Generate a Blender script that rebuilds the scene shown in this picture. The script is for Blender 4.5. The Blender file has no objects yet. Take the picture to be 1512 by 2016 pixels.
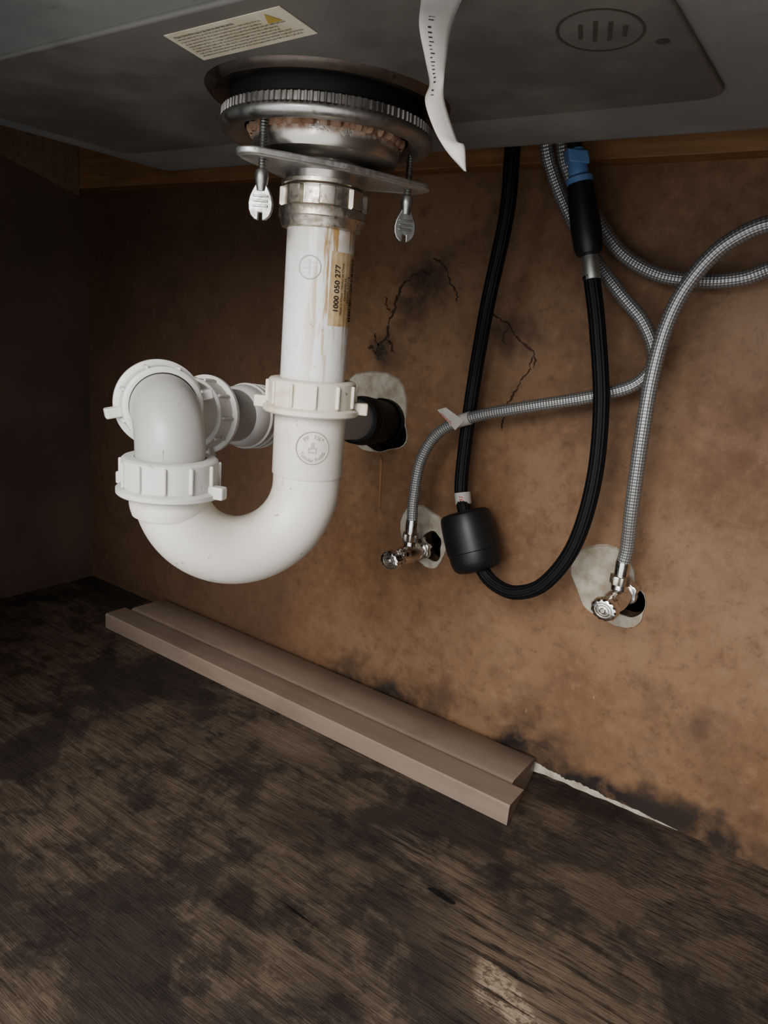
import bpy, bmesh, math, random
from mathutils import Vector, Matrix
random.seed(4)
sc=bpy.context.scene
V=Vector

# ------------------------------------------------------------------ node helpers
def mk(name):
    m=bpy.data.materials.new(name); m.use_nodes=True
    nt=m.node_tree; b=nt.nodes['Principled BSDF']
    return m,nt,b
def setv(sock,v):
    if isinstance(v,bpy.types.NodeSocket): sock.id_data.links.new(v,sock)
    elif isinstance(v,(tuple,list)) and len(v)==3 and sock.type=='RGBA': sock.default_value=(*v,1)
    else: sock.default_value=v
def coord(nt,kind='Object'):
    for n in nt.nodes:
        if n.type=='TEX_COORD': return n.outputs[kind]
    return nt.nodes.new('ShaderNodeTexCoord').outputs[kind]
def mapp(nt,vec,scale=(1,1,1),loc=(0,0,0),rot=(0,0,0)):
    n=nt.nodes.new('ShaderNodeMapping'); setv(n.inputs['Vector'],vec)
    n.inputs['Scale'].default_value=scale; n.inputs['Location'].default_value=loc; n.inputs['Rotation'].default_value=rot
    return n.outputs[0]
def noise(nt,vec,scale,detail=4,rough=.55,dist=0):
    n=nt.nodes.new('ShaderNodeTexNoise'); setv(n.inputs['Vector'],vec)
    n.inputs['Scale'].default_value=scale;n.inputs['Detail'].default_value=detail
    n.inputs['Roughness'].default_value=rough;n.inputs['Distortion'].default_value=dist
    return n.outputs['Fac']
def noisec(nt,vec,scale,detail=3):
    n=nt.nodes.new('ShaderNodeTexNoise'); setv(n.inputs['Vector'],vec)
    n.inputs['Scale'].default_value=scale;n.inputs['Detail'].default_value=detail
    return n.outputs['Color']
def mr(nt,v,a,b,c=0.,d=1.,smooth=True):
    n=nt.nodes.new('ShaderNodeMapRange'); n.interpolation_type='SMOOTHSTEP' if smooth else 'LINEAR'
    setv(n.inputs['Value'],v)
    for k,x in zip(('From Min','From Max','To Min','To Max'),(a,b,c,d)): n.inputs[k].default_value=x
    return n.outputs[0]
def ma(nt,op,a,b=0.):
    n=nt.nodes.new('ShaderNodeMath'); n.operation=op; setv(n.inputs[0],a); setv(n.inputs[1],b); return n.outputs[0]
def vm(nt,op,a,b=(0,0,0),out=0):
    n=nt.nodes.new('ShaderNodeVectorMath'); n.operation=op; setv(n.inputs[0],a)
    if isinstance(b,(int,float)): n.inputs['Scale'].default_value=b
    else: setv(n.inputs[1],b)
    return n.outputs[out]
def mix(nt,f,a,b,mode='MIX'):
    n=nt.nodes.new('ShaderNodeMix'); n.data_type='RGBA'; n.blend_type=mode
    setv(n.inputs[0],f); setv(n.inputs[6],a); setv(n.inputs[7],b); return n.outputs[2]
def bump(nt,b,h,strength=.3,dist=.001):
    n=nt.nodes.new('ShaderNodeBump'); n.inputs['Strength'].default_value=strength; n.inputs['Distance'].default_value=dist
    setv(n.inputs['Height'],h); nt.links.new(n.outputs[0],b.inputs['Normal'])
def warp(nt,vec,scale,amt):
    c=noisec(nt,vec,scale); c=vm(nt,'SUBTRACT',c,(.5,.5,.5)); c=vm(nt,'SCALE',c,amt)
    return vm(nt,'ADD',vec,c)
def blob(nt,vec,center,rad,soft=.6):
    v=vm(nt,'SUBTRACT',vec,center); v=vm(nt,'MULTIPLY',v,tuple(1/r for r in rad))
    l=vm(nt,'LENGTH',v,out=1)
    return mr(nt,l,1.,1.-soft,0,1)
def nt_sep(nt,v,i):
    n=nt.nodes.new('ShaderNodeSeparateXYZ'); setv(n.inputs[0],v); return n.outputs[i]
def fin(b,col,rough,metal=0.,spec=None):
    setv(b.inputs['Base Color'],col); setv(b.inputs['Roughness'],rough); setv(b.inputs['Metallic'],metal)
    if spec is not None: b.inputs['Specular IOR Level'].default_value=spec

def simple(name,col,rough=.5,metal=0.,col2=None,sc_=30,amt=.5,bmp=0.,spec=None):
    m,nt,b=mk(name); c=coord(nt)
    n=noise(nt,c,sc_,5)
    c2=col2 or tuple(x*.8 for x in col)
    f=mr(nt,n,.5-.25*amt-.05,.5+.25*amt+.05)
    fin(b,mix(nt,f,col,c2),rough,metal,spec)
    if bmp: bump(nt,b,noise(nt,c,sc_*8,4),bmp,.0006)
    return m

# ------------------------------------------------------------------ mesh helpers
def empty(name,loc):
    e=bpy.data.objects.new(name,None); e.empty_display_size=.02; e.location=loc
    sc.collection.objects.link(e); bpy.context.view_layer.update(); return e
def obj(name,verts,faces,mat,parent=None,smooth=True,uv=None,bevel=0,seg=3):
    me=bpy.data.meshes.new(name); me.from_pydata([tuple(v) for v in verts],[],faces)
    if uv:
        l=me.uv_layers.new(name='UVMap')
        i=0
        for fuv in uv:
            for q in fuv: l.data[i].uv=q; i+=1
    bm=bmesh.new(); bm.from_mesh(me)
    if not uv: bmesh.ops.remove_doubles(bm,verts=bm.verts,dist=1e-6)
    bmesh.ops.recalc_face_normals(bm,faces=bm.faces); bm.to_mesh(me); bm.free()
    for p in me.polygons: p.use_smooth=smooth
    if smooth:
        try: me.set_sharp_from_angle(angle=math.radians(38))
        except Exception: pass
    if mat: me.materials.append(mat)
    o=bpy.data.objects.new(name,me); sc.collection.objects.link(o)
    if parent:
        o.parent=parent; o.matrix_parent_inverse=parent.matrix_world.inverted()
    if bevel:
        md=o.modifiers.new('Bevel','BEVEL'); md.width=bevel; md.segments=seg; md.limit_method='ANGLE'
    return o
def frame(axis,hint=None):
    z=V(axis).normalized(); h=V(hint) if hint else (V((0,0,1)) if abs(z.z)<.9 else V((1,0,0)))
    x=(h-z*h.dot(z)).normalized(); y=z.cross(x); return x,y,z
def lathe(name,prof,origin,axis,mat,parent=None,segs=64,mod=None,hint=None,sx=1.,sy=1.):
    x,y,z=frame(axis,hint); o=V(origin); vs=[];fs=[]
    n=len(prof)
    for i,(r,h) in enumerate(prof):
        for j in range(segs):
            a=2*math.pi*j/segs; rr=r+(mod(i,a) if mod else 0)
            vs.append(o+x*(rr*math.cos(a)*sx)+y*(rr*math.sin(a)*sy)+z*h)
    for i in range(n-1):
        for j in range(segs):
            k=(j+1)%segs; fs.append((i*segs+j,i*segs+k,(i+1)*segs+k,(i+1)*segs+j))
    return obj(name,vs,fs,mat,parent)
def solid(name,prof,origin,axis,mat,parent=None,**k):
    p=[(1e-5,prof[0][1])]+list(prof)+[(1e-5,prof[-1][1])]
    if k.get('mod'):
        f=k['mod']; k['mod']=lambda i,a:(0 if i in(0,len(p)-1) else f(i,a))
    return lathe(name,p,origin,axis,mat,parent,**k)
def rnd(r,h0,h1,b):
    p=[]
    for i in range(5):
        a=math.pi/2*i/4; p.append((r-b+b*math.sin(a),h0+b-b*math.cos(a)))
    for i in range(5):
        a=math.pi/2*i/4; p.append((r-b+b*math.cos(a),h1-b+b*math.sin(a)))
    return p
def catmull(P,n):
    P=[V(p) for p in P]; Q=[P[0]*2-P[1]]+P+[P[-1]*2-P[-2]]; out=[]
    for i in range(1,len(Q)-2):
        p0,p1,p2,p3=Q[i-1:i+3]
        for k in range(n):
            t=k/n
            out.append(.5*((2*p1)+(p2-p0)*t+(2*p0-5*p1+4*p2-p3)*t*t+(3*p1-p0-3*p2+p3)*t**3))
    out.append(P[-1]); return out
def tube(name,P,r,mat,parent=None,segs=20,n=10,raw=False,radf=None,ridge=None):
    pts=[V(p) for p in P] if raw else catmull(P,n)
    T=[(pts[min(i+1,len(pts)-1)]-pts[max(i-1,0)]).normalized() for i in range(len(pts))]
    x,_,_=frame(T[0]); vs=[];L=0;Ls=[]
    for i,p in enumerate(pts):
        if i: L+=(p-pts[i-1]).length
        Ls.append(L)
        x=(x-T[i]*x.dot(T[i])).normalized(); y=T[i].cross(x)
        rr=radf(L) if radf else r
        for j in range(segs):
            a=2*math.pi*j/segs; q=rr*(1+(ridge(a) if ridge else 0))
            vs.append(p+x*q*math.cos(a)+y*q*math.sin(a))
    fs=[];uv=[]
    for i in range(len(pts)-1):
        for j in range(segs):
            k=(j+1)%segs; fs.append((i*segs+j,i*segs+k,(i+1)*segs+k,(i+1)*segs+j))
            u0,u1=j/segs,(j+1)/segs; v0,v1=Ls[i]/(2*math.pi*r),Ls[i+1]/(2*math.pi*r)
            uv.append(((u0,v0),(u1,v0),(u1,v1),(u0,v1)))
    m=len(vs); vs.append(pts[0]); vs.append(pts[-1]); b0=(len(pts)-1)*segs
    for j in range(segs):
        k=(j+1)%segs
        fs.append((m,k,j)); uv.append(((0,0),)*3)
        fs.append((m+1,b0+j,b0+k)); uv.append(((0,0),)*3)
    return obj(name,vs,fs,mat,parent,uv=uv)
def obox(name,c,hx,hy,hz,mat,parent=None,axes=None,bevel=0,seg=3,smooth=True):
    X,Y,Z=axes or (V((1,0,0)),V((0,1,0)),V((0,0,1))); c=V(c)
    vs=[c+X*sx*hx+Y*sy*hy+Z*sz*hz for sx in(-1,1) for sy in(-1,1) for sz in(-1,1)]
    fs=[(0,1,3,2),(4,6,7,5),(0,4,5,1),(2,3,7,6),(0,2,6,4),(1,5,7,3)]
    return obj(name,vs,fs,mat,parent,smooth=smooth,bevel=bevel,seg=seg)
def box(name,a,b,mat,parent=None,bevel=0,seg=3):
    a=V(a);b=V(b);c=(a+b)/2;h=(b-a)/2
    return obox(name,c,h.x,h.y,h.z,mat,parent,bevel=bevel,seg=seg)
def prism(name,pts,zv,mat,parent=None,bevel=0,smooth=True):
    n=len(pts); zv=V(zv); vs=[V(p) for p in pts]+[V(p)+zv for p in pts]
    fs=[tuple(range(n)),tuple(range(2*n-1,n-1,-1))]+[(i,(i+1)%n,n+(i+1)%n,n+i) for i in range(n)]
    return obj(name,vs,fs,mat,parent,smooth=smooth,bevel=bevel)
def textm(name,body,size,fn,mat,parent=None,ext=.0,bold=0.,align='CENTER'):
    cu=bpy.data.curves.new(name,'FONT'); cu.body=body; cu.size=size; cu.align_x=align; cu.align_y='CENTER'
    cu.extrude=ext; cu.offset=bold; cu.resolution_u=3
    o=bpy.data.objects.new(name+'_c',cu); sc.collection.objects.link(o); bpy.context.view_layer.update()
    me=bpy.data.meshes.new_from_object(o.evaluated_get(bpy.context.evaluated_depsgraph_get()))
    bpy.data.objects.remove(o)
    for v in me.vertices: v.co=fn(v.co.x,v.co.y,v.co.z)
    me.name=name; me.materials.clear(); me.materials.append(mat)
    ob=bpy.data.objects.new(name,me); sc.collection.objects.link(ob)
    if parent: ob.parent=parent; ob.matrix_parent_inverse=parent.matrix_world.inverted()
    return ob
def quads(name,Q,fn,mat,parent=None):
    vs=[];fs=[]
    for (x0,y0,x1,y1) in Q:
        k=max(1,int((x1-x0)/.003)) ; k2=max(1,int((y1-y0)/.003))
        for i in range(k):
            for j in range(k2):
                xa=x0+(x1-x0)*i/k; xb=x0+(x1-x0)*(i+1)/k; ya=y0+(y1-y0)*j/k2; yb=y0+(y1-y0)*(j+1)/k2
                b=len(vs); vs+= [fn(xa,ya,0),fn(xb,ya,0),fn(xb,yb,0),fn(xa,yb,0)]; fs.append((b,b+1,b+2,b+3))
    return obj(name,vs,fs,mat,parent,smooth=False)

# ------------------------------------------------------------------ materials
def m_floor():
    m,nt,b=mk('weathered_plywood'); c=coord(nt)
    w=warp(nt,warp(nt,c,3,.022),24,.0015)
    g=noise(nt,mapp(nt,w,(9,110,1)),1.5,12,.72)
    g2=noise(nt,mapp(nt,w,(30,480,1)),1.5,6,.7)
    big=noise(nt,c,7,9,.68,.3); mid=noise(nt,mapp(nt,c,(1,1.3,1)),22,9,.72,.2); sp=noise(nt,c,150,5,.75)
    base=mix(nt,mr(nt,g,.38,.62),(.085,.062,.047),(.155,.119,.091))
    base=mix(nt,mr(nt,g2,.48,.66,0,.45),base,(.20,.155,.118))
    base=mix(nt,ma(nt,'MULTIPLY',mr(nt,mid,.46,.36),.6),base,(.215,.162,.122))
    base=mix(nt,ma(nt,'MULTIPLY',mr(nt,big,.48,.56),.78),base,(.048,.040,.035))
    base=mix(nt,ma(nt,'MULTIPLY',mr(nt,mid,.52,.60),.65),base,(.038,.032,.029))
    base=mix(nt,mr(nt,sp,.55,.70,0,.45),base,(.040,.032,.028))
    wz=warp(nt,c,14,.09)
    l1=ma(nt,'MULTIPLY',blob(nt,wz,(-.115,.40,0),(.12,.07,1),.9),mr(nt,g,.40,.52))
    l2=ma(nt,'MULTIPLY',blob(nt,wz,(-.05,.55,0),(.14,.12,1),.9),mr(nt,g2,.44,.58))
    l3=ma(nt,'MULTIPLY',blob(nt,wz,(-.42,.49,0),(.07,.035,1),.9),mr(nt,mid,.35,.5))
    l4=ma(nt,'MULTIPLY',blob(nt,wz,(-.22,.44,0),(.09,.02,1),.8),mr(nt,g,.45,.55))
    base=mix(nt,ma(nt,'MULTIPLY',l1,.6),base,(.30,.225,.165))
    base=mix(nt,ma(nt,'MULTIPLY',l2,.6),base,(.22,.17,.132))
    base=mix(nt,ma(nt,'MULTIPLY',l3,.6),base,(.27,.20,.155))
    base=mix(nt,ma(nt,'MULTIPLY',l4,.6),base,(.26,.195,.145))
    chip=ma(nt,'MULTIPLY',blob(nt,wz,(-.120,.378,0),(.048,.013,1),.5),ma(nt,'MULTIPLY',mr(nt,g,.45,.50),mr(nt,sp,.58,.48)))
    base=mix(nt,ma(nt,'MULTIPLY',chip,.8),base,(.50,.40,.30))
    d1=blob(nt,wz,(-.306,.323,0),(.035,.018,1),.7); d2=blob(nt,wz,(-.15,.600,0),(.10,.024,1),.8); d3=blob(nt,wz,(-.30,.42,0),(.09,.035,1),.9)
    base=mix(nt,ma(nt,'MULTIPLY',d1,.7),base,(.024,.021,.019)); base=mix(nt,ma(nt,'MULTIPLY',d2,.75),base,(.025,.021,.019))
    base=mix(nt,ma(nt,'MULTIPLY',d3,.45),base,(.035,.03,.027))
    cr=ma(nt,'MULTIPLY',mr(nt,g,.365,.345),mr(nt,mid,.45,.52))
    cr2=ma(nt,'MULTIPLY',mr(nt,g2,.34,.31),.8)
    base=mix(nt,ma(nt,'MAXIMUM',cr,cr2),base,(.014,.012,.011))
    fin(b,base,mr(nt,big,.35,.65,.62,.82),0,.2)
    bump(nt,b,ma(nt,'ADD',g,ma(nt,'MULTIPLY',g2,.6)),.8,.0018)
    return m
def m_wall():
    m,nt,b=mk('stained_shaded_hardboard'); c=coord(nt)
    big=noise(nt,c,6,6,.6); fine=noise(nt,c,90,7,.72); med=noise(nt,c,16,9,.68,.3)
    base=mix(nt,mr(nt,big,.35,.65),(.205,.118,.068),(.270,.168,.101))
    base=mix(nt,mr(nt,med,.42,.70,0,.65),base,(.150,.088,.054))
    base=mix(nt,mr(nt,fine,.48,.74,0,.45),base,(.32,.21,.135))
    base=mix(nt,mr(nt,fine,.48,.30,0,.45),base,(.105,.060,.038))
    w=warp(nt,warp(nt,c,16,.09),60,.012)
    def dark(cn,r,amt,col=(.045,.034,.028)):
        nonlocal base
        f=ma(nt,'MULTIPLY',ma(nt,'MULTIPLY',blob(nt,w,cn,r,.95),mr(nt,med,.36,.60,.25,1)),amt)
        base=mix(nt,f,base,col)
    dark((-.24,.63,.030),(.10,1,.050),1.2)
    dark((-.245,.63,.030),(.06,1,.030),1.0,(.025,.021,.02))
    dark((-.40,.63,.015),(.15,1,.05),1.1)
    dark((-.14,.63,.008),(.16,1,.026),1.5,(.035,.028,.025))
    dark((-.04,.63,.008),(.10,1,.026),1.3)
    dark((-.062,.63,.10),(.022,1,.050),.55,(.080,.055,.042))
    dark((-.395,.63,.46),(.05,1,.05),1.1,(.065,.042,.032))
    dark((-.44,.63,.395),(.035,1,.04),1.3)
    dark((-.29,.63,.425),(.045,1,.035),.9,(.085,.052,.037))
    dark((-.345,.63,.40),(.03,1,.05),.5,(.10,.062,.042))
    dark((-.37,.63,.26),(.035,1,.03),.5)
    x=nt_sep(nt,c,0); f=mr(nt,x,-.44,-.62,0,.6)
    base=mix(nt,f,base,(.085,.054,.041))  # shade over the wall's left part, painted into its colour
    sp=noise(nt,mapp(nt,c,(1,1,.35)),130,2,.5); f=ma(nt,'MULTIPLY',mr(nt,sp,.76,.78),.4)
    base=mix(nt,f,base,(.45,.34,.25))
    fin(b,base,mr(nt,med,.3,.7,.45,.65),0,.32)
    bump(nt,b,ma(nt,'ADD',med,ma(nt,'MULTIPLY',fine,.5)),.4,.0014)
    return m
def m_wood(name,c1,c2,sx=(6,90,90),rough=.6,bmp=.3):
    m,nt,b=mk(name); c=coord(nt); w=warp(nt,c,4,.02)
    g=noise(nt,mapp(nt,w,sx),1.4,7,.65); f=noise(nt,c,14,3)
    base=mix(nt,mr(nt,g,.32,.68),c1,c2); base=mix(nt,mr(nt,f,.5,.75,0,.35),base,tuple(x*.6 for x in c1))
    fin(b,base,rough,0,.35); bump(nt,b,g,bmp,.001); return m
def m_pvc(name,col,dirt,amt,rough=.28):
    m,nt,b=mk(name); c=coord(nt)
    n=noise(nt,c,26,6,.65,.5); n2=noise(nt,mapp(nt,c,(1,1,.25)),120,4,.6); n3=noise(nt,c,160,3)
    base=mix(nt,mr(nt,n,.48,.75,0,amt),col,dirt)
    base=mix(nt,mr(nt,n2,.64,.74,0,amt),base,tuple(x*.45 for x in dirt))
    base=mix(nt,mr(nt,n3,.68,.74,0,.7*min(1,amt*1.5)),base,(.12,.09,.06))
    fin(b,base,mr(nt,n,.3,.7,rough,rough+.2),0,.5)
    bump(nt,b,n2,.05,.0005); return m
def m_tail():
    m,nt,b=mk('tailpiece_plastic'); c=coord(nt)
    n2=noise(nt,mapp(nt,c,(1,1,.10)),190,4,.6); n=noise(nt,c,60,5); z=nt_sep(nt,c,2); x=nt_sep(nt,c,0)
    top=mr(nt,z,.452,.474); side=mr(nt,x,-.277,-.262)
    base=mix(nt,mr(nt,n,.5,.75,0,.25),(.66,.65,.625),(.54,.50,.42))
    st=ma(nt,'MULTIPLY',mr(nt,n2,.48,.58),ma(nt,'MULTIPLY',side,mr(nt,z,.36,.46,.25,1)))
    base=mix(nt,st,base,(.36,.22,.09))
    base=mix(nt,ma(nt,'MULTIPLY',top,mr(nt,n,.42,.58,.2,.9)),base,(.40,.29,.17))
    base=mix(nt,ma(nt,'MULTIPLY',mr(nt,noise(nt,c,140,3),.66,.72),.5),base,(.3,.2,.1))
    fin(b,base,.2,0,.5); return m
def m_metal(name,col,rough,dirt=(.10,.07,.05),amt=.3,scale=40,streak=None):
    m,nt,b=mk(name); c=coord(nt)
    n=noise(nt,c,scale,6,.65,.4); n2=noise(nt,c,scale*5,4,.6)
    f=mr(nt,n,.5,.7,0,amt)
    base=mix(nt,f,col,dirt); base=mix(nt,mr(nt,n2,.6,.75,0,amt),base,tuple(x*.6 for x in dirt))
    setm=mr(nt,f,0,1,1,.3)
    fin(b,base,mr(nt,n2,.3,.7,rough,rough+.18),setm); bump(nt,b,n2,.08,.0004); return m
def m_rusty():
    m,nt,b=mk('rusty_cup_steel'); c=coord(nt)
    n=noise(nt,c,55,6,.7,.5); z=nt_sep(nt,c,2)
    top=mr(nt,z,.5095,.5150)
    f=ma(nt,'MAXIMUM',ma(nt,'MULTIPLY',top,mr(nt,n,.36,.52)),mr(nt,n,.62,.78,0,.7))
    base=mix(nt,f,(.46,.43,.39),mix(nt,mr(nt,noise(nt,c,240,3),.4,.6),(.22,.10,.055),(.38,.28,.21)))
    fin(b,base,mr(nt,f,0,1,.30,.8),mr(nt,f,0,1,.92,.05)); bump(nt,b,ma(nt,'MULTIPLY',f,n),.5,.002); return m
def m_sink(name,c1,c2,rough):
    m,nt,b=mk(name); c=coord(nt)
    n=noise(nt,c,8,8,.68); n2=noise(nt,mapp(nt,c,(1,5,1)),60,4,.6); n3=noise(nt,c,150,3)
    base=mix(nt,mr(nt,n,.38,.62),c1,c2); base=mix(nt,mr(nt,n2,.60,.75,0,.3),base,tuple(x*.5 for x in c1))
    fin(b,base,mr(nt,n,.3,.7,rough,rough+.15),.25,.4); bump(nt,b,n3,.15,.0006); return m
def m_braid():
    m,nt,b=mk('braided_steel'); uv=coord(nt,'UV')
    u=nt_sep(nt,uv,0); v=nt_sep(nt,uv,1)
    a=ma(nt,'SINE',ma(nt,'MULTIPLY',ma(nt,'ADD',ma(nt,'MULTIPLY',u,9.),ma(nt,'MULTIPLY',v,7.)),6.28318))
    d=ma(nt,'SINE',ma(nt,'MULTIPLY',ma(nt,'SUBTRACT',ma(nt,'MULTIPLY',u,9.),ma(nt,'MULTIPLY',v,7.)),6.28318))
    h=ma(nt,'MULTIPLY',a,d); ab=ma(nt,'MAXIMUM',ma(nt,'ABSOLUTE',a),ma(nt,'ABSOLUTE',d))
    f=mr(nt,h,-.6,.6)
    base=mix(nt,f,(.23,.23,.228),(.48,.48,.47)); base=mix(nt,mr(nt,ab,.35,.12),base,(.10,.10,.10))
    fin(b,base,.38,.6); bump(nt,b,h,.4,.0005); return m
def m_cloth_black():
    m,nt,b=mk('black_nylon_hose'); uv=coord(nt,'UV'); u=nt_sep(nt,uv,0)
    s=ma(nt,'SINE',ma(nt,'MULTIPLY',u,6.28318*14)); fin(b,mix(nt,mr(nt,s,-1,1),(.006,.006,.007),(.014,.014,.015)),.55,0,.3)
    bump(nt,b,s,.3,.0004); return m

M=dict(
 floor=m_floor(),wall=m_wall(),
 leftw=simple('dusky_laminate',(.150,.100,.082),.6,0,(.085,.063,.057),7,.7,.3),
 light_block_door=simple('light_block_paint',(.10,.09,.085),.6),
 cleat=m_wood('cleat_wood',(.24,.125,.060),(.36,.205,.105)),
 brace=m_wood('brace_wood',(.17,.112,.075),(.22,.15,.10)),
 mould=m_wood('moulding_wood',(.265,.205,.165),(.305,.24,.195),(5,60,60),.45,.06),
 counter=simple('counter_underside',(.12,.08,.05),.8),
 crack=simple('crack_dark',(.035,.022,.016),.9,0,(.080,.048,.032),60,.9),
 basin=m_sink('sink_steel_coat',(.22,.222,.215),(.29,.29,.28),.45),
 pad=m_sink('sink_pad_coat',(.130,.124,.110),(.205,.196,.175),.5),
 ink=simple('dark_ink',(.03,.028,.026),.7),
 ink2=simple('faded_ink',(.13,.11,.09),.7),
 stampink=simple('stamp_grey',(.072,.069,.063),.6),
 cream=simple('cream_label_paper',(.70,.65,.53),.6,0,(.58,.51,.38),60,.8),
 paper=simple('white_paper',(.46,.44,.41),.65,0,(.37,.34,.30),45,.8),
 yellow=simple('warning_yellow',(.50,.37,.10),.6),
 ring=m_metal('lock_ring_steel',(.42,.41,.39),.30,(.17,.12,.085),.6,30),
 lip=m_metal('sink_lip_steel',(.20,.17,.145),.38,(.08,.055,.04),.8,25),
 cup=m_rusty(), rust=simple('torn_gasket',(.20,.095,.05),.95,0,(.38,.28,.21),180,.9,.6),
 rubber=simple('black_rubber',(.014,.014,.014),.55),
 plate=m_metal('zinc_plate',(.60,.60,.58),.42,(.30,.28,.25),.5,60),
 zinc=m_metal('zinc_screw',(.34,.34,.325),.34,(.15,.13,.11),.5,60),
 nutm=m_metal('corroded_chrome_nut',(.58,.54,.47),.3,(.18,.13,.085),.9,70),
 chrome=m_metal('chrome',(.72,.70,.67),.12,(.2,.17,.14),.25,60),
 tail=m_tail(),
 pvc=m_pvc('white_polypropylene',(.64,.61,.545),(.45,.385,.29),.5,.33),
 nutw=m_pvc('ivory_slip_nut',(.61,.57,.485),(.40,.29,.17),.75,.32),
 nutg=m_pvc('white_slip_nut',(.52,.51,.48),(.42,.38,.32),.35,.35),
 grey=m_pvc('grey_abs_elbow',(.37,.36,.34),(.30,.275,.24),.3,.30),
 emb=m_pvc('embossed_plastic',(.40,.375,.33),(.30,.255,.20),.4,.4),
 black=simple('black_plastic',(.014,.015,.016),.42,0,(.02,.02,.02)),
 hoseb=m_cloth_black(),braid=m_braid(),
 blue=simple('blue_plastic',(.16,.29,.52),.4),
 plaster=simple('white_plaster',(.50,.47,.40),.85,0,(.30,.245,.185),70,.8,.8),
 void=simple('hole_dark',(.01,.009,.008),.95),
 red=simple('red_ink',(.55,.05,.04),.6),
 label2=simple('amber_label',(.54,.42,.27),.5,0,(.38,.26,.13),120,.9),
)

# ------------------------------------------------------------------ room shell
box('floor',(-.99,-.02,-.018),(.27,.66,0),M['floor'])
box('wall_left',(-.99,-.02,0),(-.965,.66,.76),M['leftw'])
box('wall_right',(.25,-.02,0),(.27,.66,.76),M['leftw'])
box('ceiling',(-.99,-.04,.74),(.27,.70,.76),M['counter'])
box('light_block_door_1',(-.965,-.055,.0),(-.47,-.036,.74),M['light_block_door'],bevel=.002)  # unseen closed door, added to block light from the cabinet's left side
box('trim_1',(-.965,.608,.566),(.25,.63,.64),M['cleat'],bevel=.001)
prism('trim_2',[(-.965,.607,.557),(-.965,.10,.690),(-.965,.10,.739),(-.965,.607,.65)],(.02,0,0),M['brace'],smooth=False)
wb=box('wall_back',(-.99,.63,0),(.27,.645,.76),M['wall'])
def ragged(cx,cz,rx,rz,n=40,j=.12,seed=1):
    R=random.Random(seed); ph=[R.random()*6.28 for _ in range(5)]
    out=[]
    for i in range(n):
        a=2*math.pi*i/n; k=1+j*sum(math.sin((q+2)*a+ph[q])/(q+1.5) for q in range(5))
        out.append((cx+rx*k*math.cos(a),cz+rz*k*math.sin(a)))
    return out
holes=[ragged(-.434,.318,.031,.030,seed=3),ragged(-.355,.202,.0125,.0155,seed=5),ragged(-.1475,.202,.0135,.0165,seed=7)]
bpy.context.view_layer.update()
for i,h in enumerate(holes):
    cut=prism('cut',[(x,.62,z) for x,z in h],(0,.04,0),None,smooth=False)
    md=wb.modifiers.new('b','BOOLEAN'); md.object=cut; md.operation='DIFFERENCE'; md.solver='EXACT'
    bpy.context.view_layer.update()
    me=bpy.data.meshes.new_from_object(wb.evaluated_get(bpy.context.evaluated_depsgraph_get()))
    wb.modifiers.clear(); wb.data=me; bpy.data.objects.remove(cut)
wb.data.name='wall_back'
box('wall_cavity',(-.99,.72,0),(.27,.73,.76),M['void'])
def crack(name,P,w,seed):
    R=random.Random(seed); C=catmull([V((x,.6297,z)) for x,z in P],14); vs=[];fs=[]
    n=len(C); ww=w*.5; jx=jz=0
    for i,p in enumerate(C):
        jx=jx*.7+R.uniform(-.0010,.0010); jz=jz*.7+R.uniform(-.0010,.0010)
        q=p+V((jx,0,jz))
        t=(C[min(i+1,n-1)]-C[max(i-1,0)]).normalized(); s=V((-t.z,0,t.x))
        ww=ww*.6+.4*w*R.uniform(.05,1.3)
        wi=ww*(1 if 2<i<n-3 else .3)
        vs+=[q+s*wi*.5,q-s*wi*.5]
    for i in range(n-1): fs.append((2*i,2*i+1,2*i+3,2*i+2))
    return obj(name,vs,fs,M['crack'],wb,smooth=False)
crack('crack_1',[(-.4492,.3907),(-.446,.401),(-.437,.409),(-.4357,.423),(-.431,.436),(-.4286,.4488),(-.420,.466),(-.4009,.4794)],.0042,1)
crack('crack_2',[(-.4492,.3907),(-.455,.398),(-.460,.396)],.0040,2)
crack('crack_3',[(-.390,.489),(-.379,.4849),(-.368,.470),(-.3577,.4571),(-.3577,.450)],.0020,3)
crack('crack_4',[(-.325,.442),(-.3171,.4404),(-.3002,.4323),(-.285,.419),(-.2712,.407),(-.268,.395)],.0030,4)
crack('crack_5',[(-.2712,.407),(-.275,.39),(-.2867,.3678),(-.293,.350),(-.2929,.333)],.0024,5)
crack('crack_6',[(-.437,.409),(-.430,.404),(-.427,.396)],.0030,6)
crack('crack_7',[(-.431,.436),(-.440,.442),(-.442,.452)],.0022,7)
crack('crack_8',[(-.446,.401),(-.452,.409),(-.451,.415)],.0026,8)
crack('crack_9',[(-.3002,.4323),(-.304,.421),(-.299,.414)],.0018,9)
crack('crack_10',[(-.4009,.4794),(-.393,.476),(-.388,.481)],.0020,10)

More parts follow.
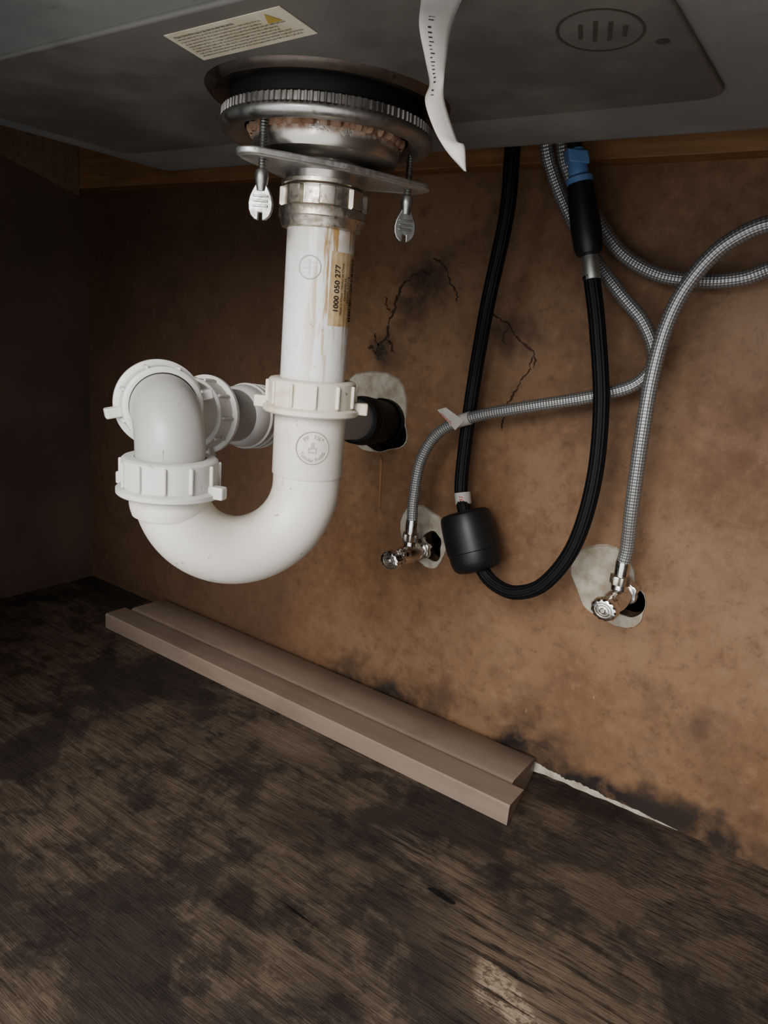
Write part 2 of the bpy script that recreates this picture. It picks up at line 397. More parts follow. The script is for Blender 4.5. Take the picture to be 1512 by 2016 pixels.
def patch(name,outer,hole,y=.63,t=.0022):
    cx=sum(p[0] for p in hole)/len(hole); cz=sum(p[1] for p in hole)/len(hole); n=len(hole)
    P=catmull([V((x,0,z)) for x,z in outer]+[V((outer[0][0],0,outer[0][1]))],12)
    out=[]
    for i in range(n):
        a=math.atan2(hole[i][1]-cz,hole[i][0]-cx)
        best=min(P,key=lambda p:abs((math.atan2(p.z-cz,p.x-cx)-a+math.pi)%(2*math.pi)-math.pi))
        ro=math.hypot(best.x-cx,best.z-cz); ri=math.hypot(hole[i][0]-cx,hole[i][1]-cz)
        ro=max(ro*(1+random.uniform(-.015,.015)),ri*1.03)
        out.append((cx+ro*math.cos(a),cz+ro*math.sin(a)))
    vs=[];fs=[]
    for (ox,oz),(hx,hz) in zip(out,hole):
        vs+=[V((ox,y,oz)),V((ox+(hx-ox)*.05,y-t,oz+(hz-oz)*.05)),V((hx,y-t,hz)),V((hx,y+.004,hz))]
    for i in range(n):
        k=(i+1)%n
        for q in range(3): fs.append((4*i+q,4*k+q,4*k+q+1,4*i+q+1))
    return obj(name,vs,fs,M['plaster'])
patch('plaster_patch',[(-.4816,.3686),(-.4478,.3749),(-.4179,.3701),(-.4042,.348),(-.4035,.3215),(-.412,.300),(-.4441,.288),(-.470,.30)],holes[0])
patch('plaster_patch',[(-.3713,.243),(-.3947,.2323),(-.3949,.2009),(-.3665,.1793),(-.3453,.182),(-.338,.2244)],holes[1])
patch('plaster_patch',[(-.2091,.2209),(-.1979,.2387),(-.1755,.2482),(-.1508,.2363),(-.1437,.2143),(-.133,.19),(-.148,.175),(-.1847,.1824),(-.2,.2032)],holes[2])
prism('wood_splinter',[(-.4315,.6298,.286),(-.4285,.6298,.283),(-.4255,.6298,.228),(-.4272,.6298,.226)],(0,-.0012,0),M['cleat'],smooth=False)

vs=[];fs=[];n=70
R=random.Random(12)
for i in range(n+1):
    t=i/n; x=-.214+t*.145; wob=.5+.5*math.sin(t*31)*math.sin(t*13+1)
    h=(.0065*(1-t)**.8+.0008)*(.5+.6*wob+.12*R.uniform(-1,1)); d=(.0050*(1-t)**.8+.0006)*(.5+.6*wob)
    vs+=[V((x,.6298,h)),V((x,.6298-d*.35,h*.55)),V((x,.6298-d,.0003))]
for i in range(n):
    for q in range(2): fs.append((3*i+q,3*i+3+q,3*i+4+q,3*i+1+q))
obj('caulk_strip',vs,fs,M['plaster'])

# moulding lying on the floor: one milled profile (front rail, shallow groove, back flange)
prof=[(.530,.0003),(.530,.0192),(.5313,.0205),(.5605,.0205),(.5625,.0192),(.5640,.0172),(.5665,.0168),(.5690,.0182),(.5705,.0188),(.6190,.0180),(.6205,.0168),(.6205,.0003)]
xs=lambda y,end:(-.785 if y<.5625 else -.780) if end==0 else (-.193 if y<.5625 else -.207)
vs=[];fs=[]
n=len(prof)
for end in(0,1):
    for y,z in prof: vs.append(V((xs(y,end),y,z)))
for i in range(n):
    k=(i+1)%n; fs.append((i,k,n+k,n+i))
fs.append(tuple(range(n))); fs.append(tuple(range(2*n-1,n-1,-1)))
obj('wood_moulding',vs,fs,M['mould'])

g=ragged(-.197,.421,.0115,.0026,n=24,j=.25,seed=9)
prism('floor_gouge',[(x,y,.0001) for x,y in g],(0,0,.0006),M['void'],smooth=False)

# ------------------------------------------------------------------ sink
S=.118/.135
SZ=.538
e=empty('kitchen_sink',(-.26,.30,.62)); esink=e
box('basin',(-.665*S,.12,SZ),(.09,.532*S,.7395),M['basin'],e,bevel=.020,seg=6)
def rrect(x0,x1,y0,y1,r,z,n=8):
    P=[]
    for cx,cy,a0 in((x1-r,y1-r,0),(x0+r,y1-r,90),(x0+r,y0+r,180),(x1-r,y0+r,270)):
        for i in range(n+1):
            a=math.radians(a0+90*i/n); P.append((cx+r*math.cos(a),cy+r*math.sin(a),z))
    return P
prism('sound_pad',rrect(-.61*S,-.100*S,.249*S,.441*S,.012,SZ-.0022),(0,0,.003),M['pad'],e,bevel=.0012)
PZ=SZ-.0022
def oval(name,cx,cy,rx,ry,wd,z,mat,par,rot=0):
    vs=[];fs=[];n=64
    for i in range(n):
        a=2*math.pi*i/n
        for k in(0,wd):
            x=(rx-k)*math.cos(a);y=(ry-k)*math.sin(a)
            vs.append(V((cx+x*math.cos(rot)-y*math.sin(rot),cy+x*math.sin(rot)+y*math.cos(rot),z)))
    for i in range(n):
        k=(i+1)%n; fs.append((2*i,2*k,2*k+1,2*i+1))
    return obj(name,vs,fs,mat,par,smooth=False)
oval('stamp_ring',-.134*S,.336*S,.0190*S,.0225*S,.0011,PZ-.0002,M['stampink'],e,.35)
for i,(dx,l) in enumerate(((-.008,.016),(-.002,.022),(.004,.020),(.010,.012))):
    obox(f'stamp_bar_{i+1}',((-.134+dx)*S,(.336+dx*.3)*S,PZ-.0001),.0008,l/2*S,.0001,M['stampink'],e,axes=(V((.94,.34,0)),V((-.34,.94,0)),V((0,0,1))))
oval('stamp_dot',-.1123*S,.3561*S,.0026,.0026,.0025,PZ-.0002,M['stampink'],e)

k_=(PZ-.42)/.133
LA,LB,LC,LD=V((-.3347,.2635,0))*k_,V((-.2532,.2612,0))*k_,V((-.2564,.2909,0))*k_,V((-.3418,.2958,0))*k_
LZ=PZ-.0004
prism('warning_label',[(p.x,p.y,LZ) for p in(LA,LB,LC,LD)],(0,0,.0003),M['cream'],e,smooth=False)
def lfn(u,v,w=0):
    p=(LA*(1-u)+LB*u)*(1-v)+(LD*(1-u)+LC*u)*v; return V((p.x,p.y,LZ-.0002))
R=random.Random(2);Q=[]
rows=[.10,.20,.29,.38,.47,.56,.65,.74,.83]
for r,v in enumerate(rows):
    u=.05; end=(.52 if r==0 else (.76 if r<3 else R.uniform(.82,.95))); hh=.06 if r==0 else .042
    while u<end:
        for l in range(R.randint(2,8)):
            lw=.0085 if r==0 else .0062
            kind=R.randint(0,3)
            Q.append((u,v,u+lw*.28,v+hh))
            if kind==0: Q.append((u,v,u+lw*.8,v+hh*.25))
            elif kind==1: Q.append((u,v+hh*.75,u+lw*.8,v+hh))
            elif kind==2: Q.append((u+lw*.55,v+hh*.2,u+lw*.8,v+hh))
            else: Q.append((u,v+hh*.4,u+lw*.8,v+hh*.6))
            u+=lw
        u+=.007
vs=[];fs=[]
for (a,b_,c_,d_) in Q:
    k=len(vs); vs+=[lfn(a,b_),lfn(c_,b_),lfn(c_,d_),lfn(a,d_)]; fs.append((k,k+1,k+2,k+3))
obj('warning_label_print',vs,fs,M['ink2'],e,smooth=False)
prism('warning_label_triangle',[lfn(.80,.36),lfn(.91,.36),lfn(.855,.08)],(0,0,-.0001),M['yellow'],e,smooth=False)

# hanging paper tag
def sc3(p): return V((p[0]*S,p[1]*S,.42+(p[2]-.42)*S))
Lp=[(-.188,.2740,.5555),(-.1873,.2743,.550),(-.1835,.2690,.538),(-.1806,.2715,.5263),(-.1785,.2730,.518),(-.1773,.2689,.5102),(-.172,.2692,.4996),(-.1660,.2710,.4915),(-.1584,.2739,.4843)]
Rp=[(-.1695,.2860,.5555),(-.1730,.2833,.5514),(-.1745,.2790,.540),(-.1737,.2762,.5269),(-.1715,.2725,.519),(-.1708,.2733,.5108),(-.1648,.2764,.4968),(-.1600,.2744,.4938),(-.1575,.2737,.4838)]
L=catmull([sc3(p) for p in Lp],6);Rr=catmull([sc3(p) for p in Rp],6);vs=[];fs=[]
K=6
for a,b_ in zip(L,Rr):
    nrm=V((.45,-.85,0))
    for k in range(K+1):
        t=k/K; vs.append(a.lerp(b_,t)+nrm*(.0010*math.sin(math.pi*t)))
for i in range(len(L)-1):
    for k in range(K): fs.append((i*(K+1)+k,i*(K+1)+k+1,(i+1)*(K+1)+k+1,(i+1)*(K+1)+k))
e=empty('hanging_paper_tag',(-.153,.24,.538))
o=obj('paper_strip',vs,fs,M['paper'],e); md=o.modifiers.new('s','SOLIDIFY'); md.thickness=.0002
R=random.Random(8);vs=[];fs=[]
zz=.527
while zz>.500:
    h=R.uniform(.0005,.0012)
    i=min(range(len(L)),key=lambda q:abs(L[q].z-zz))
    a=L[i].lerp(Rr[i],.28)+V((.45,-.85,0))*.0013; b_=L[i].lerp(Rr[i],.28+R.uniform(.08,.2))+V((.45,-.85,0))*.0015
    a.z=b_.z=zz
    k=len(vs); vs+=[a,b_,b_-V((0,0,h*.5)),a-V((0,0,h*.5))]; fs.append((k,k+1,k+2,k+3)); zz-=h+.0006
obj('tag_print',vs,fs,M['ink'],e,smooth=False)

# ------------------------------------------------------------------ drain strainer assembly
PX,PY=-.279,.329
def ax(z): return (PX,PY,z)
UP=(0,0,1)
H=.42
e=empty('sink_strainer_drain',(PX,PY,.52))
lathe('sink_hole_lip',[(.0665,.1165),(.0652,.1148),(.0635,.1130),(.0618,.1124),(.0602,.1130),(.0588,.1142),(.048,.1148)],ax(H),UP,M['lip'],e,segs=96)
lathe('rubber_gasket',[(.046,.1155),(.0520,.1150),(.0530,.112),(.0525,.1055),(.046,.1050)],ax(H),UP,M['rubber'],e,segs=96)
def teeth(i,a): return (.0006 if math.sin(a*110)>0 else -.0003) if i in(8,9) else 0
lathe('lock_ring',[(.0445,.0985),(.0470,.0962),(.0500,.0945),(.0535,.0938),(.0562,.0946),(.0577,.0965),(.0580,.0985),(.0573,.0998),(.0566,.1004),(.0564,.1046),(.0550,.1056),(.0430,.1058)],ax(H),UP,M['ring'],e,segs=660,mod=teeth)
solid('strainer_cup',[(.0405,.108),(.0405,.097),(.0402,.0905),(.0398,.0878),(.0385,.0858),(.0350,.0848),(.026,.0845),(.0225,.0835),(.0215,.082),(.0215,.064)],ax(H),UP,M['cup'],e,segs=96)
def torn(i,a):
    return .0010*math.sin(9*a+.7)*math.sin(23*a)+.0007*math.sin(41*a+1)+.0004*math.sin(77*a)
lathe('torn_gasket_ring',[(.0405,.0990),(.0420,.0984),(.0422,.0964),(.0414,.0950),(.0404,.0942)],ax(H),UP,M['rust'],e,segs=300,mod=torn)
Pp=V((.763,.647,0)); Pt=V((.647,-.763,0))
def pt(p,t,z): return V((PX,PY,H+z))+Pp*p+Pt*t
SL=(-.032,.0305); SR=(.048,-.010)
dl=V((SR[0]-SL[0],SR[1]-SL[1],0)).normalized()
circ=[(0,0,.0285),(SL[0]-dl.x*.004,SL[1]-dl.y*.004,.0095),(SR[0]+dl.x*.003,SR[1]+dl.y*.003,.0100)]
pts=[]
for i in range(120):
    a=2*math.pi*i/120; nx,ny=math.cos(a),math.sin(a)
    c_=max(circ,key=lambda c:c[0]*nx+c[1]*ny+c[2]); p=(c_[0]+nx*c_[2],c_[1]+ny*c_[2])
    if not pts or math.hypot(p[0]-pts[-1][0],p[1]-pts[-1][1])>1e-5: pts.append(p)
zpl=lambda p:.0796
prism('clamp_plate',[pt(x,y,zpl(x)-.0016) for x,y in pts],(0,0,.0032),M['plate'],e,bevel=.0008)
def rimring(k0,k1,dz):
    vs=[];fs=[];n=len(pts)
    for x,y in pts:
        for k,d_ in((k0,0),((k0+k1)/2,-dz),(k1,0)): 
            vs.append(pt(x*k,y*k,zpl(x*k)-.0016+d_))
    for i in range(n):
        j=(i+1)%n
        for q in range(2): fs.append((3*i+q,3*j+q,3*j+q+1,3*i+q+1))
    obj('plate_rim_bead',vs,fs,M['plate'],e)
rimring(.985,.93,.0007)
def thread(name,x0,y0,z0,z1,r,mat,par,pitch=.0014):
    prof=[(r*.8,z0)]; z=z0
    while z<z1:
        prof+=[(r*.76,z),(r,z+pitch*.5),(r*.76,z+pitch)]; z+=pitch
    prof+=[(r*.8,z1+pitch)]
    return solid(name,prof,(x0,y0,0),UP,mat,par,segs=18)
for k,((p_,t_),zn,zd) in enumerate(((SL,.0695,.0570),(SR,.0715,.0580))):
    q=pt(p_,t_,0); sx,sy=q.x,q.y
    thread(f'clamp_screw_{k+1}',sx,sy,H+zn-.003,H+.1020,.0022,M['zinc'],e)
    solid(f'screw_head_{k+1}',[(.0030,H+.1010),(.0038,H+.1018),(.0038,H+.1035),(.003,H+.1042)],(sx,sy,0),UP,M['zinc'],e,segs=24)
    z0=H+zn
    solid(f'thumb_nut_neck_{k+1}',[(.0027,z0+.0030),(.0033,z0+.0022),(.0036,z0-.0005),(.0032,z0-.003),(.0024,z0-.007)],(sx,sy,0),UP,M['zinc'],e,segs=24)
    ang=math.radians(40+(10 if k else -10))
    F=V((math.cos(ang),math.sin(ang),0)); Nn=V((math.sin(ang),-math.cos(ang),0))
    half=[(.0022,.0112),(.0030,.0085),(.0044,.0060),(.0058,.0030),(.0065,-.0005),(.0062,-.0038),(.0050,-.0066),(.0030,-.0084),(.0010,-.0089),(.0009,-.0050)]
    P2=half+[(-x,z) for x,z in reversed(half)]
    c0=V((sx,sy,H+zd))
    prism(f'thumb_nut_paddle_{k+1}',[c0+F*x+V((0,0,z))+Nn*-.0012 for x,z in P2],Nn*.0024,M['zinc'],e,bevel=.0006)
    for q_ in range(3):
        obox(f'paddle_rib_{k+1}_{q_+1}',c0+V((0,0,-.0018+q_*.0024)),.0040,.0017,.0005,M['zinc'],e,axes=(F,Nn,V((0,0,1))),bevel=.0003)
def facet(i,a):
    return (.0012 if math.cos(8*a)>.2 else -.0014) if 3<=i<=6 else 0
dz=-.0080
solid('metal_slip_nut',[(r,h+dz) for r,h in [(.0195,.0785),(.0225,.0785),(.0234,.0778),(.0234,.0765),(.0234,.0764),(.0234,.0690),(.0234,.0682),(.0240,.0680),(.0244,.0670),(.0244,.0632),(.0236,.0624),(.0232,.0605),(.0222,.0580),(.0200,.0575)]],ax(H),UP,M['nutm'],e,segs=160,mod=facet)
solid('nut_washer',[(.0205,.0745),(.0236,.0738),(.0236,.0718),(.0205,.0705)],ax(H),UP,M['nutm'],e,segs=64)

# ------------------------------------------------------------------ trap plumbing
e=empty('p_trap_drain_pipe',(PX,PY,.40))
LX,LY=-.318,.257
Pv=V((PX,PY,0));Lv=V((LX,LY,0))
solid('tailpiece',[(.0193,.0520),(.0193,-.045)],ax(H),UP,M['tail'],e,segs=96)
def slipnut(name,origin,axis,r,h,mat,nr=12,wings=None,flip=1,hint=None,hub=.0195):
    x,y,z=frame(axis,hint); o=V(origin)
    prof=[(hub,-h/2),(r+.0022,-h/2),(r+.0030,-h/2+.0008),(r+.0030,-h/2+.0032),(r+.0020,-h/2+.0040),(r,-h/2+.0044),(r,h/2-.0012),(r-.0010,h/2-.0003),(r-.002,h/2),(hub,h/2)]
    lathe(name,prof,o,axis,mat,e,segs=96,hint=hint)
    for i in range(nr):
        an=2*math.pi*(i+.5)/nr; d=x*math.cos(an)+y*math.sin(an); t=z.cross(d)
        obox(f'{name}_rib_{i+1}',o+d*(r+.0002)+z*.0016,.0015,.0010,h/2-.0034,mat,e,axes=(d,t,z),bevel=.0008)
    for i,w in enumerate(wings or []):
        d=(V(w)-z*V(w).dot(z)).normalized(); t=z.cross(d)
        obox(f'{name}_wing_{i+1}',o+d*(r+.0036)-z*(h/2-.0046),.0048,.0030,.0036,mat,e,axes=(d,t,z),bevel=.001)
S35=V((.83,.56,0))
slipnut('slip_nut_inlet',(PX,PY,H-.0430),UP,.0258,.0200,M['nutw'],12,[S35,-S35])
lathe('trap_socket',[(.0185,-.0510),(.0212,-.0510),(.0214,-.054),(.0214,-.0900),(.0211,-.0908),(.0200,-.0913)],ax(H),UP,M['pvc'],e,segs=96)
mid=(Pv+Lv)/2; u=(Lv-Pv).normalized(); Rb=(Lv-Pv).length/2
ZB=.0962
pts=[Pv+V((0,0,H-.080)),Pv+V((0,0,H-ZB))]
for i in range(1,48):
    a=math.pi*i/48; pts.append(mid-u*Rb*math.cos(a)+V((0,0,H-ZB-Rb*math.sin(a))))
pts+=[Lv+V((0,0,H-ZB)),Lv+V((0,0,H-.086))]
tube('trap_bend',pts,.0206,M['pvc'],e,segs=64,raw=True)
lathe('trap_bend_collar',[(.0206,-.113),(.0217,-.1095),(.0222,-.1065),(.0222,-.099),(.0206,-.098)],(LX,LY,H),UP,M['pvc'],e,segs=96)
slipnut('slip_nut_outlet',(LX,LY,H-.0902),UP,.0262,.0210,M['nutg'],12,[V((-.95,-.30,0)),V((.95,.30,0))])
e1=V((-.89,.45,0)).normalized()
Rz=.0235; zc=H-.0545
pts=[Lv+V((0,0,H-.094)),Lv+V((0,0,zc-Rz))]
for i in range(1,25):
    a=math.pi/2*i/24; pts.append(Lv+e1*Rz*(1-math.cos(a))+V((0,0,zc-Rz+Rz*math.sin(a))))
pts.append(Lv+e1*.036+V((0,0,zc)))
tube('outlet_elbow',pts,.0192,M['grey'],e,segs=64,raw=True)
obox('elbow_seam',Lv+V((.000,0,zc-Rz-.006))+V((.62,-.78,0)).normalized()*.01918,.0003,.0002,.011,M['emb'],e,axes=(V((.78,.62,0)),V((.62,-.78,0)),V((0,0,1))))
slipnut('slip_nut_elbow',Lv+e1*.026+V((0,0,zc)),-e1,.0228,.0160,M['nutg'],8,[V((-.45,-.89,-.2)),V((.45,.89,.25))],hint=(0,0,1))
K=V((-.354,.2765,zc-.001)); A=V((-.3665,.3190,H-.0655)); C=V((-.434,.66,H-.100))
e2=(C-A).normalized()
pts=catmull([Lv+e1*.028+V((0,0,zc)),Lv+e1*.036+V((0,0,zc)),K+V((-.003,.008,0)),K+(A-K)*.55,A-e2*.004,A+e2*.008],6)
tube('second_elbow',pts,.0205,M['nutg'],e,segs=48,raw=True)
slipnut('slip_nut_trap_arm',A,-e2,.0232,.0180,M['nutg'],10,[V((0.3,0,-1))],hint=(0,0,1))
tube('trap_arm',[A,A+e2*.1,C-e2*.09],.0185,M['grey'],e,segs=48)
B=A+e2*.040
prof=[(.0185,0),(.0200,.001),(.0215,.004),(.0225,.010)]
for q in range(3):
    h=.012+q*.008; prof+=[(.0225,h),(.0238,h+.001),(.0238,h+.0035),(.0225,h+.0045)]
prof+=[(.0222,.040),(.0210,.058),(.0185,.059)]
lathe('ribbed_coupling',prof,B,e2,M['nutg'],e,segs=64)
solid('rubber_coupling',[(.0205,-.110),(.0228,-.108),(.0235,-.100),(.0235,-.075),(.0222,-.073),(.0222,-.02),(.0225,-.012)],C,e2,M['rubber'],e,segs=64)
for q in range(2):
    lathe(f'hose_clamp_{q+1}',[(.0236,-.096+q*.05),(.0242,-.0955+q*.05),(.0242,-.0885+q*.05),(.0236,-.088+q*.05)],C,e2,M['rubber'],e,segs=64)

phc=math.atan2(-PY,-PX)
def cyl(R_,ph0,z0,rot=False,off=.0003):
    def f(x,y,w=0):
        a,b_=(-y,x) if rot else (x,y)
        an=ph0+a/R_; rr=R_+off+w
        return V((PX+rr*math.cos(an),PY+rr*math.sin(an),z0+b_))
    return f
R1=.0193
p0=phc+math.radians(47)
quads('product_sticker',[(-.0095,-.0200,.0115,.0195)],cyl(R1,p0,H+.0185,off=.0002),M['label2'],e)
f=lambda dx:(lambda x,y,w=0:cyl(R1,p0,H+.0185,True,.0004)(x,y-dx))
textm('label_number','1000 050 277',.0046,f(-.0050),M['ink'],e,bold=.00008)
textm('label_origin','Made in China / Hecho en China',.0021,f(-.0016),M['ink'],e)
textm('label_maker','OVERFELD',.0026,f(.0011),M['ink'],e)
textm('label_code','00205 27718',.0028,f(.0040),M['ink'],e)
R=random.Random(5);Q=[];zz=-.017
while zz<.017:
    h=R.choice((.0003,.0005,.0009)); Q.append((.0060,zz,.0105,zz+h)); zz+=h+R.choice((.0003,.0006))
quads('label_barcode',Q,cyl(R1,p0,H+.0185,off=.0004),M['ink'],e)
def ringq(name,Rc,ph,z0,r,wd,mat,arc=(0,2*math.pi)):
    vs=[];fs=[];n=64;F=cyl(Rc,ph,z0)
    for i in range(n+1):
        a=arc[0]+(arc[1]-arc[0])*i/n
        vs+=[F(r*math.cos(a),r*math.sin(a),0),F((r-wd/2)*math.cos(a),(r-wd/2)*math.sin(a),.0003),F((r-wd)*math.cos(a),(r-wd)*math.sin(a),0)]
    for i in range(n):
        for q in range(2): fs.append((3*i+q,3*i+3+q,3*i+4+q,3*i+1+q))
    return obj(name,vs,fs,mat,e)
pl=phc+math.radians(-16)
ringq('tailpiece_stamp_ring',R1,pl,H+.0285,.0064,.0006,M['nutg'])
quads('tailpiece_stamp_mark',[(-.0035,-.0008,.0035,0),(-.0006,-.004,.0002,.004),(-.0035,.0022,.0035,.0029)],cyl(R1,pl,H+.0285),M['nutg'],e)
R2=.0214; pth=phc+math.radians(6); zt=H-.0710
ringq('trap_stamp_ring',R2,pth,zt,.0098,.0006,M['emb'])
Ft=cyl(R2,pth,zt,off=.0003)
textm('trap_stamp_top','PP   1½"',.0034,lambda x,y,w:Ft((.0066+y)*math.sin(x/.0066),(.0066+y)*math.cos(x/.0066),w),M['emb'],e,ext=.0001,bold=.00004)
textm('trap_stamp_bottom','Tubular P-400',.0030,lambda x,y,w:Ft((.0072-y)*math.sin(x/.0072),-(.0072-y)*math.cos(x/.0072),w),M['emb'],e,ext=.0001,bold=.00004)
quads('trap_stamp_mark',[(-.0009,.0000,.0009,.0032),(-.0024,-.0030,.0024,-.0022),(-.0024,-.0030,-.0017,.0002),(.0017,-.0030,.0024,.0002),(-.0024,-.0006,.0024,.0001)],Ft,M['emb'],e)

# ------------------------------------------------------------------ shut-off valves
def valve(x,z,seed):
    e=empty('shutoff_valve',(x,.60,z))
    mY=(0,-1,0)
    solid('stub_out',[(.0078,-.045),(.0078,.030)],(x,.63,z),mY,M['chrome'],e,segs=32)
    hexf=lambda i,a: (.0008*math.cos(6*a))
    solid('inlet_nut',rnd(.0112,.008,.0185,.0012),(x,.63,z),mY,M['chrome'],e,segs=48,mod=hexf)
    solid('body',[(.0080,.018),(.0092,.022),(.0100,.030),(.0103,.038),(.0098,.046),(.0082,.052),(.0070,.055),(.0068,.058)],(x,.63,z),mY,M['chrome'],e,segs=40)
    solid('outlet_port',[(.0065,.006),(.0065,.014),(.0058,.015),(.0058,.022)],(x,.592,z),UP,M['chrome'],e,segs=32)
    solid('outlet_nut',rnd(.0080,.0135,.0215,.001),(x,.592,z),UP,M['nutm'],e,segs=48,mod=hexf)
    solid('hose_ferrule',[(.0048,.021),(.0060,.022),(.0062,.033),(.0056,.036)],(x,.592,z),UP,M['chrome'],e,segs=32)
    solid('bonnet_nut',rnd(.0078,.054,.059,.0008),(x,.63,z),mY,M['chrome'],e,segs=48,mod=hexf)
    solid('oval_handle',[(.0035,.058),(.0070,.0595),(.0090,.0615),(.0098,.065),(.0098,.071),(.0088,.0738),(.0075,.0745)],(x,.63,z),mY,M['chrome'],e,segs=60,mod=lambda i,a:(.0003*math.cos(12*a) if 2<=i<=6 else 0),sx=.95,sy=1.15,hint=(.25,0,1))
    for r in(.0066,.0046):
        lathe('handle_ridge',[(r,.0742),(r-.0003,.0750),(r-.0008,.0750),(r-.0011,.0742)],(x,.63,z),mY,M['nutm'],e,segs=48,sx=.95,sy=1.15,hint=(.25,0,1))
    solid('handle_screw',[(.0024,.0742),(.0024,.0755),(.0018,.0760)],(x,.63,z),mY,M['nutm'],e,segs=20)
valve(-.3605,.200,1); valve(-.149,.213,2)

# ------------------------------------------------------------------ braided supply hoses
e=empty('braided_supply_hose',(-.30,.59,.35))
h1=[(-.3605,.592,.232),(-.3613,.592,.2591),(-.3559,.590,.2986),(-.3372,.588,.3289),(-.3013,.587,.3485),(-.2482,.588,.3648),(-.1958,.592,.3801),(-.1645,.596,.394),(-.1550,.598,.4149),(-.1670,.598,.4400),(-.1895,.598,.4620),(-.2160,.600,.4885),(-.2410,.598,.5205),(-.2585,.592,.5520),(-.266,.585,.5772),(-.268,.58,.62)]
tube('hose',h1,.0054,M['braid'],e,segs=24,n=14)
p=V(h1[4]); d=(V(h1[5])-V(h1[3])).normalized(); c0=p-d*.012
tube('tag_band',[c0-d*.006,c0,c0+d*.007],.0061,M['paper'],e,segs=24)
prism('tag_flap',[(-.3375,.5795,.3500),(-.3290,.5800,.3535),(-.3085,.5805,.3440),(-.3165,.5800,.3340)],(.0001,-.0003,0),M['paper'],e,smooth=False)
T0=V((-.334,.5786,.3495));du=V((.0145,0,-.0090));dv=V((-.0035,0,-.0050))
vs=[];fs=[];R=random.Random(3)
for r in range(3):
    u=.12
    while u<.92:
        w=R.uniform(.04,.12);v0=.12+r*.24
        k=len(vs); vs+=[T0+du*u+dv*v0*.5,T0+du*(u+w)+dv*v0*.5,T0+du*(u+w)+dv*(v0*.5+.05),T0+du*u+dv*(v0*.5+.05)];fs.append((k,k+1,k+2,k+3)); u+=w+.03
obj('tag_print',vs,fs,M['red'],e,smooth=False)
e=empty('braided_supply_hose',(-.14,.58,.40))
h2=[(-.149,.592,.245),(-.1475,.590,.262),(-.1475,.582,.2977),(-.1480,.576,.3547),(-.1479,.575,.4019),(-.1440,.575,.4401),(-.1344,.575,.4697),(-.1154,.575,.4964),(-.0882,.576,.5115),(-.0690,.585,.505),(-.0700,.597,.493),(-.0871,.605,.4850),(-.1061,.608,.4780),(-.1342,.609,.4757),(-.1660,.609,.4793),(-.1970,.609,.4945),(-.2220,.607,.521),(-.246,.598,.552),(-.2545,.592,.578),(-.257,.588,.62)]
tube('hose',h2,.0058,M['braid'],e,segs=24,n=14)

# ------------------------------------------------------------------ pull-down sprayer hose with weight
e=empty('sprayer_hose',(-.25,.58,.40))
bk=[(-.2890,.570,.64),(-.2898,.575,.5713),(-.290,.579,.5207),(-.3010,.585,.4472),(-.3125,.599,.384),(-.3150,.600,.3219),(-.3130,.598,.2777),(-.3030,.590,.2600),(-.2890,.587,.2315),(-.2725,.583,.2080),(-.2540,.579,.1985),(-.2320,.576,.1990),(-.2077,.575,.2155),(-.1874,.575,.2551),(-.1796,.575,.3118),(-.1835,.575,.3739),(-.1961,.575,.4326),(-.2058,.575,.467),(-.2085,.575,.474)]
tube('hose',bk,.0064,M['hoseb'],e,segs=56,n=12,ridge=lambda a:.022*math.sin(14*a))
tA=V((-.3022,.5885,.2580)); tB=V((-.2765,.5845,.2045)); d=(tB-tA)
solid('hose_weight',[(.0150,0),(.0200,.0008),(.0232,.0030),(.0242,.0065),(.0250,.016),(.0254,.030),(.0252,.0385),(.0244,.0392),(.0244,.0402),(.0240,.0480),(.0222,.0540),(.0190,.0570),(.0120,.0585)],tA,d,M['black'],e,segs=72)
p=V((-.3075,.594,.2685)); dd=V((.30,-.12,-.94)).normalized()
tube('tag_band',[p-dd*.0058,p,p+dd*.0055],.0078,M['paper'],e,segs=24)
vs=[];fs=[];R=random.Random(4)
cx=V((.817,.57,0)).normalized(); cn=V((.57,-.817,0))
def Fp(uu,zz_):
    an=uu/.0081; return p+cx*.0081*math.sin(an)+cn*.0081*math.cos(an)-dd*zz_
for r in range(3):
    u=-.0045
    while u<.0045:
        w=R.uniform(.0006,.0016); z0=.0035-r*.0026
        k=len(vs); vs+=[Fp(u,z0),Fp(u+w,z0),Fp(u+w,z0-.0012),Fp(u,z0-.0012)]; fs.append((k,k+1,k+2,k+3)); u+=w+.0004
obj('tag_print',vs,fs,M['red'],e,smooth=False)
qa=V((-.2065,.575,.470)); qb=V((-.2140,.575,.4960)); qc=V((-.227,.573,.5403)); qd=V((-.2338,.571,.5644))
dq=(qb-qa).normalized()
solid('hose_ferrule',[(.0056,0),(.0066,.001),(.0066,.020),(.0060,.021)],qa,dq,M['plate'],e,segs=32)
dq2=(qc-qb); L2=dq2.length
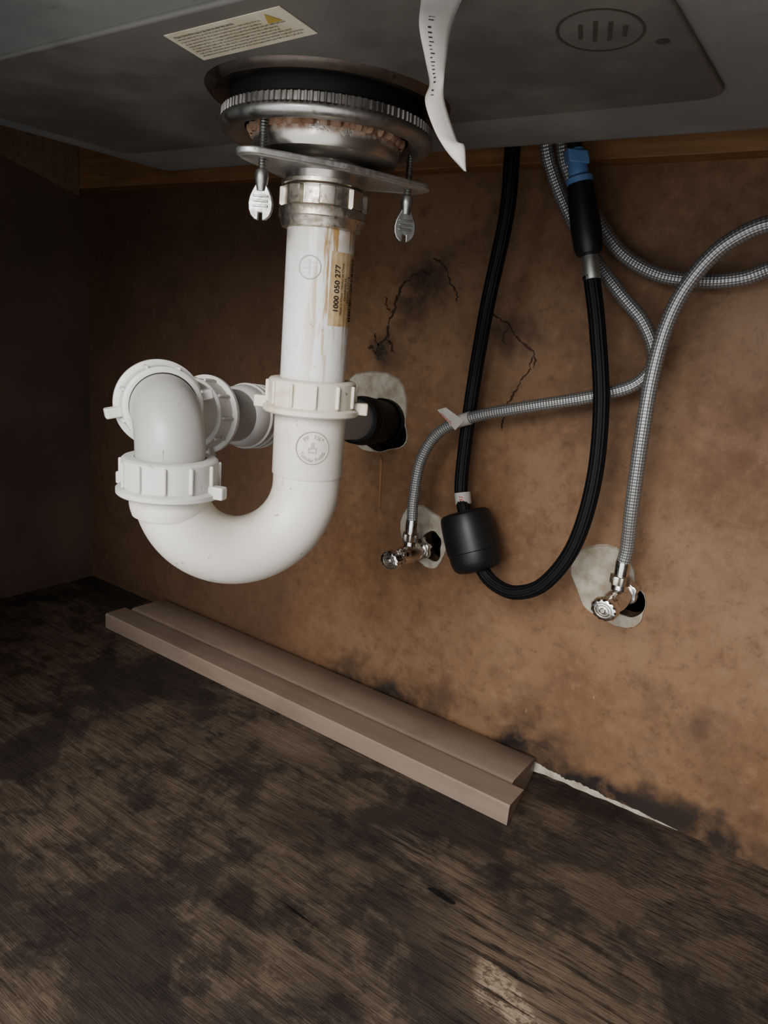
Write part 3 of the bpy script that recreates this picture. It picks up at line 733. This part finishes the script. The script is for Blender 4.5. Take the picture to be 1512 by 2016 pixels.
solid('connector_sleeve',[(.0070,-.008),(.0100,-.006),(.0112,-.001),(.0116,.012),(.0110,L2-.012),(.0100,L2),(.0085,L2+.001)],qb,dq2,M['black'],e,segs=40)
dq3=(qd-qc).normalized()
solid('clip_collar',[(.0075,.000),(.0102,.0010),(.0104,.0050),(.0088,.0062),(.0074,.0068)],qc,dq3,M['blue'],e,segs=32)
solid('clip_body',[(.0070,.005),(.0076,.008),(.0076,.014),(.0066,.016),(.0066,.026)],qc,dq3,M['blue'],e,segs=32)
obox('clip_tab',qc+dq3*.020,.0080,.0078,.0050,M['blue'],e,axes=(V((.817,.57,0)),V((-.57,.817,0)),dq3),bevel=.001)
solid('riser_tube',[(.0058,.02),(.0058,.09)],qc,dq3,M['black'],e,segs=24)

# ------------------------------------------------------------------ camera
zc_=V((.0854,-.9645,-.25)).normalized()
xc=V((.817,.199,-.541)); xc=(xc-zc_*xc.dot(zc_)).normalized(); yc=zc_.cross(xc)
right=V((xc[0],yc[0],zc_[0])); down=V((xc[1],yc[1],zc_[1])); fwd=V((xc[2],yc[2],zc_[2]))
cam=bpy.data.cameras.new('camera'); co=bpy.data.objects.new('camera',cam); sc.collection.objects.link(co)
mt=Matrix.Identity(4)
for i in range(3): mt[i][0]=right[i]; mt[i][1]=-down[i]; mt[i][2]=-fwd[i]
mt.translation=V((0,0,.42)); co.matrix_world=mt
cam.sensor_width=36; cam.lens=25.0; cam.clip_start=.01; sc.camera=co

# ------------------------------------------------------------------ lights
def area(name,loc,target,size,power,col):
    l=bpy.data.lights.new(name,'AREA'); l.size=size; l.energy=power; l.color=col
    o=bpy.data.objects.new(name,l); sc.collection.objects.link(o); o.location=loc
    o.rotation_euler=(V(target)-V(loc)).to_track_quat('-Z','Y').to_euler(); return o
area('kitchen_ceiling_light',(.05,-1.0,.95),(-.25,.5,.15),.7,23,(1,.97,.93))
w=bpy.data.worlds.new('world'); sc.world=w; w.use_nodes=True
bg=w.node_tree.nodes['Background']; bg.inputs[0].default_value=(.96,.98,1,1); bg.inputs[1].default_value=1.65
sc.view_settings.view_transform='AgX'
try: sc.view_settings.look='AgX - Medium High Contrast'
except Exception: pass
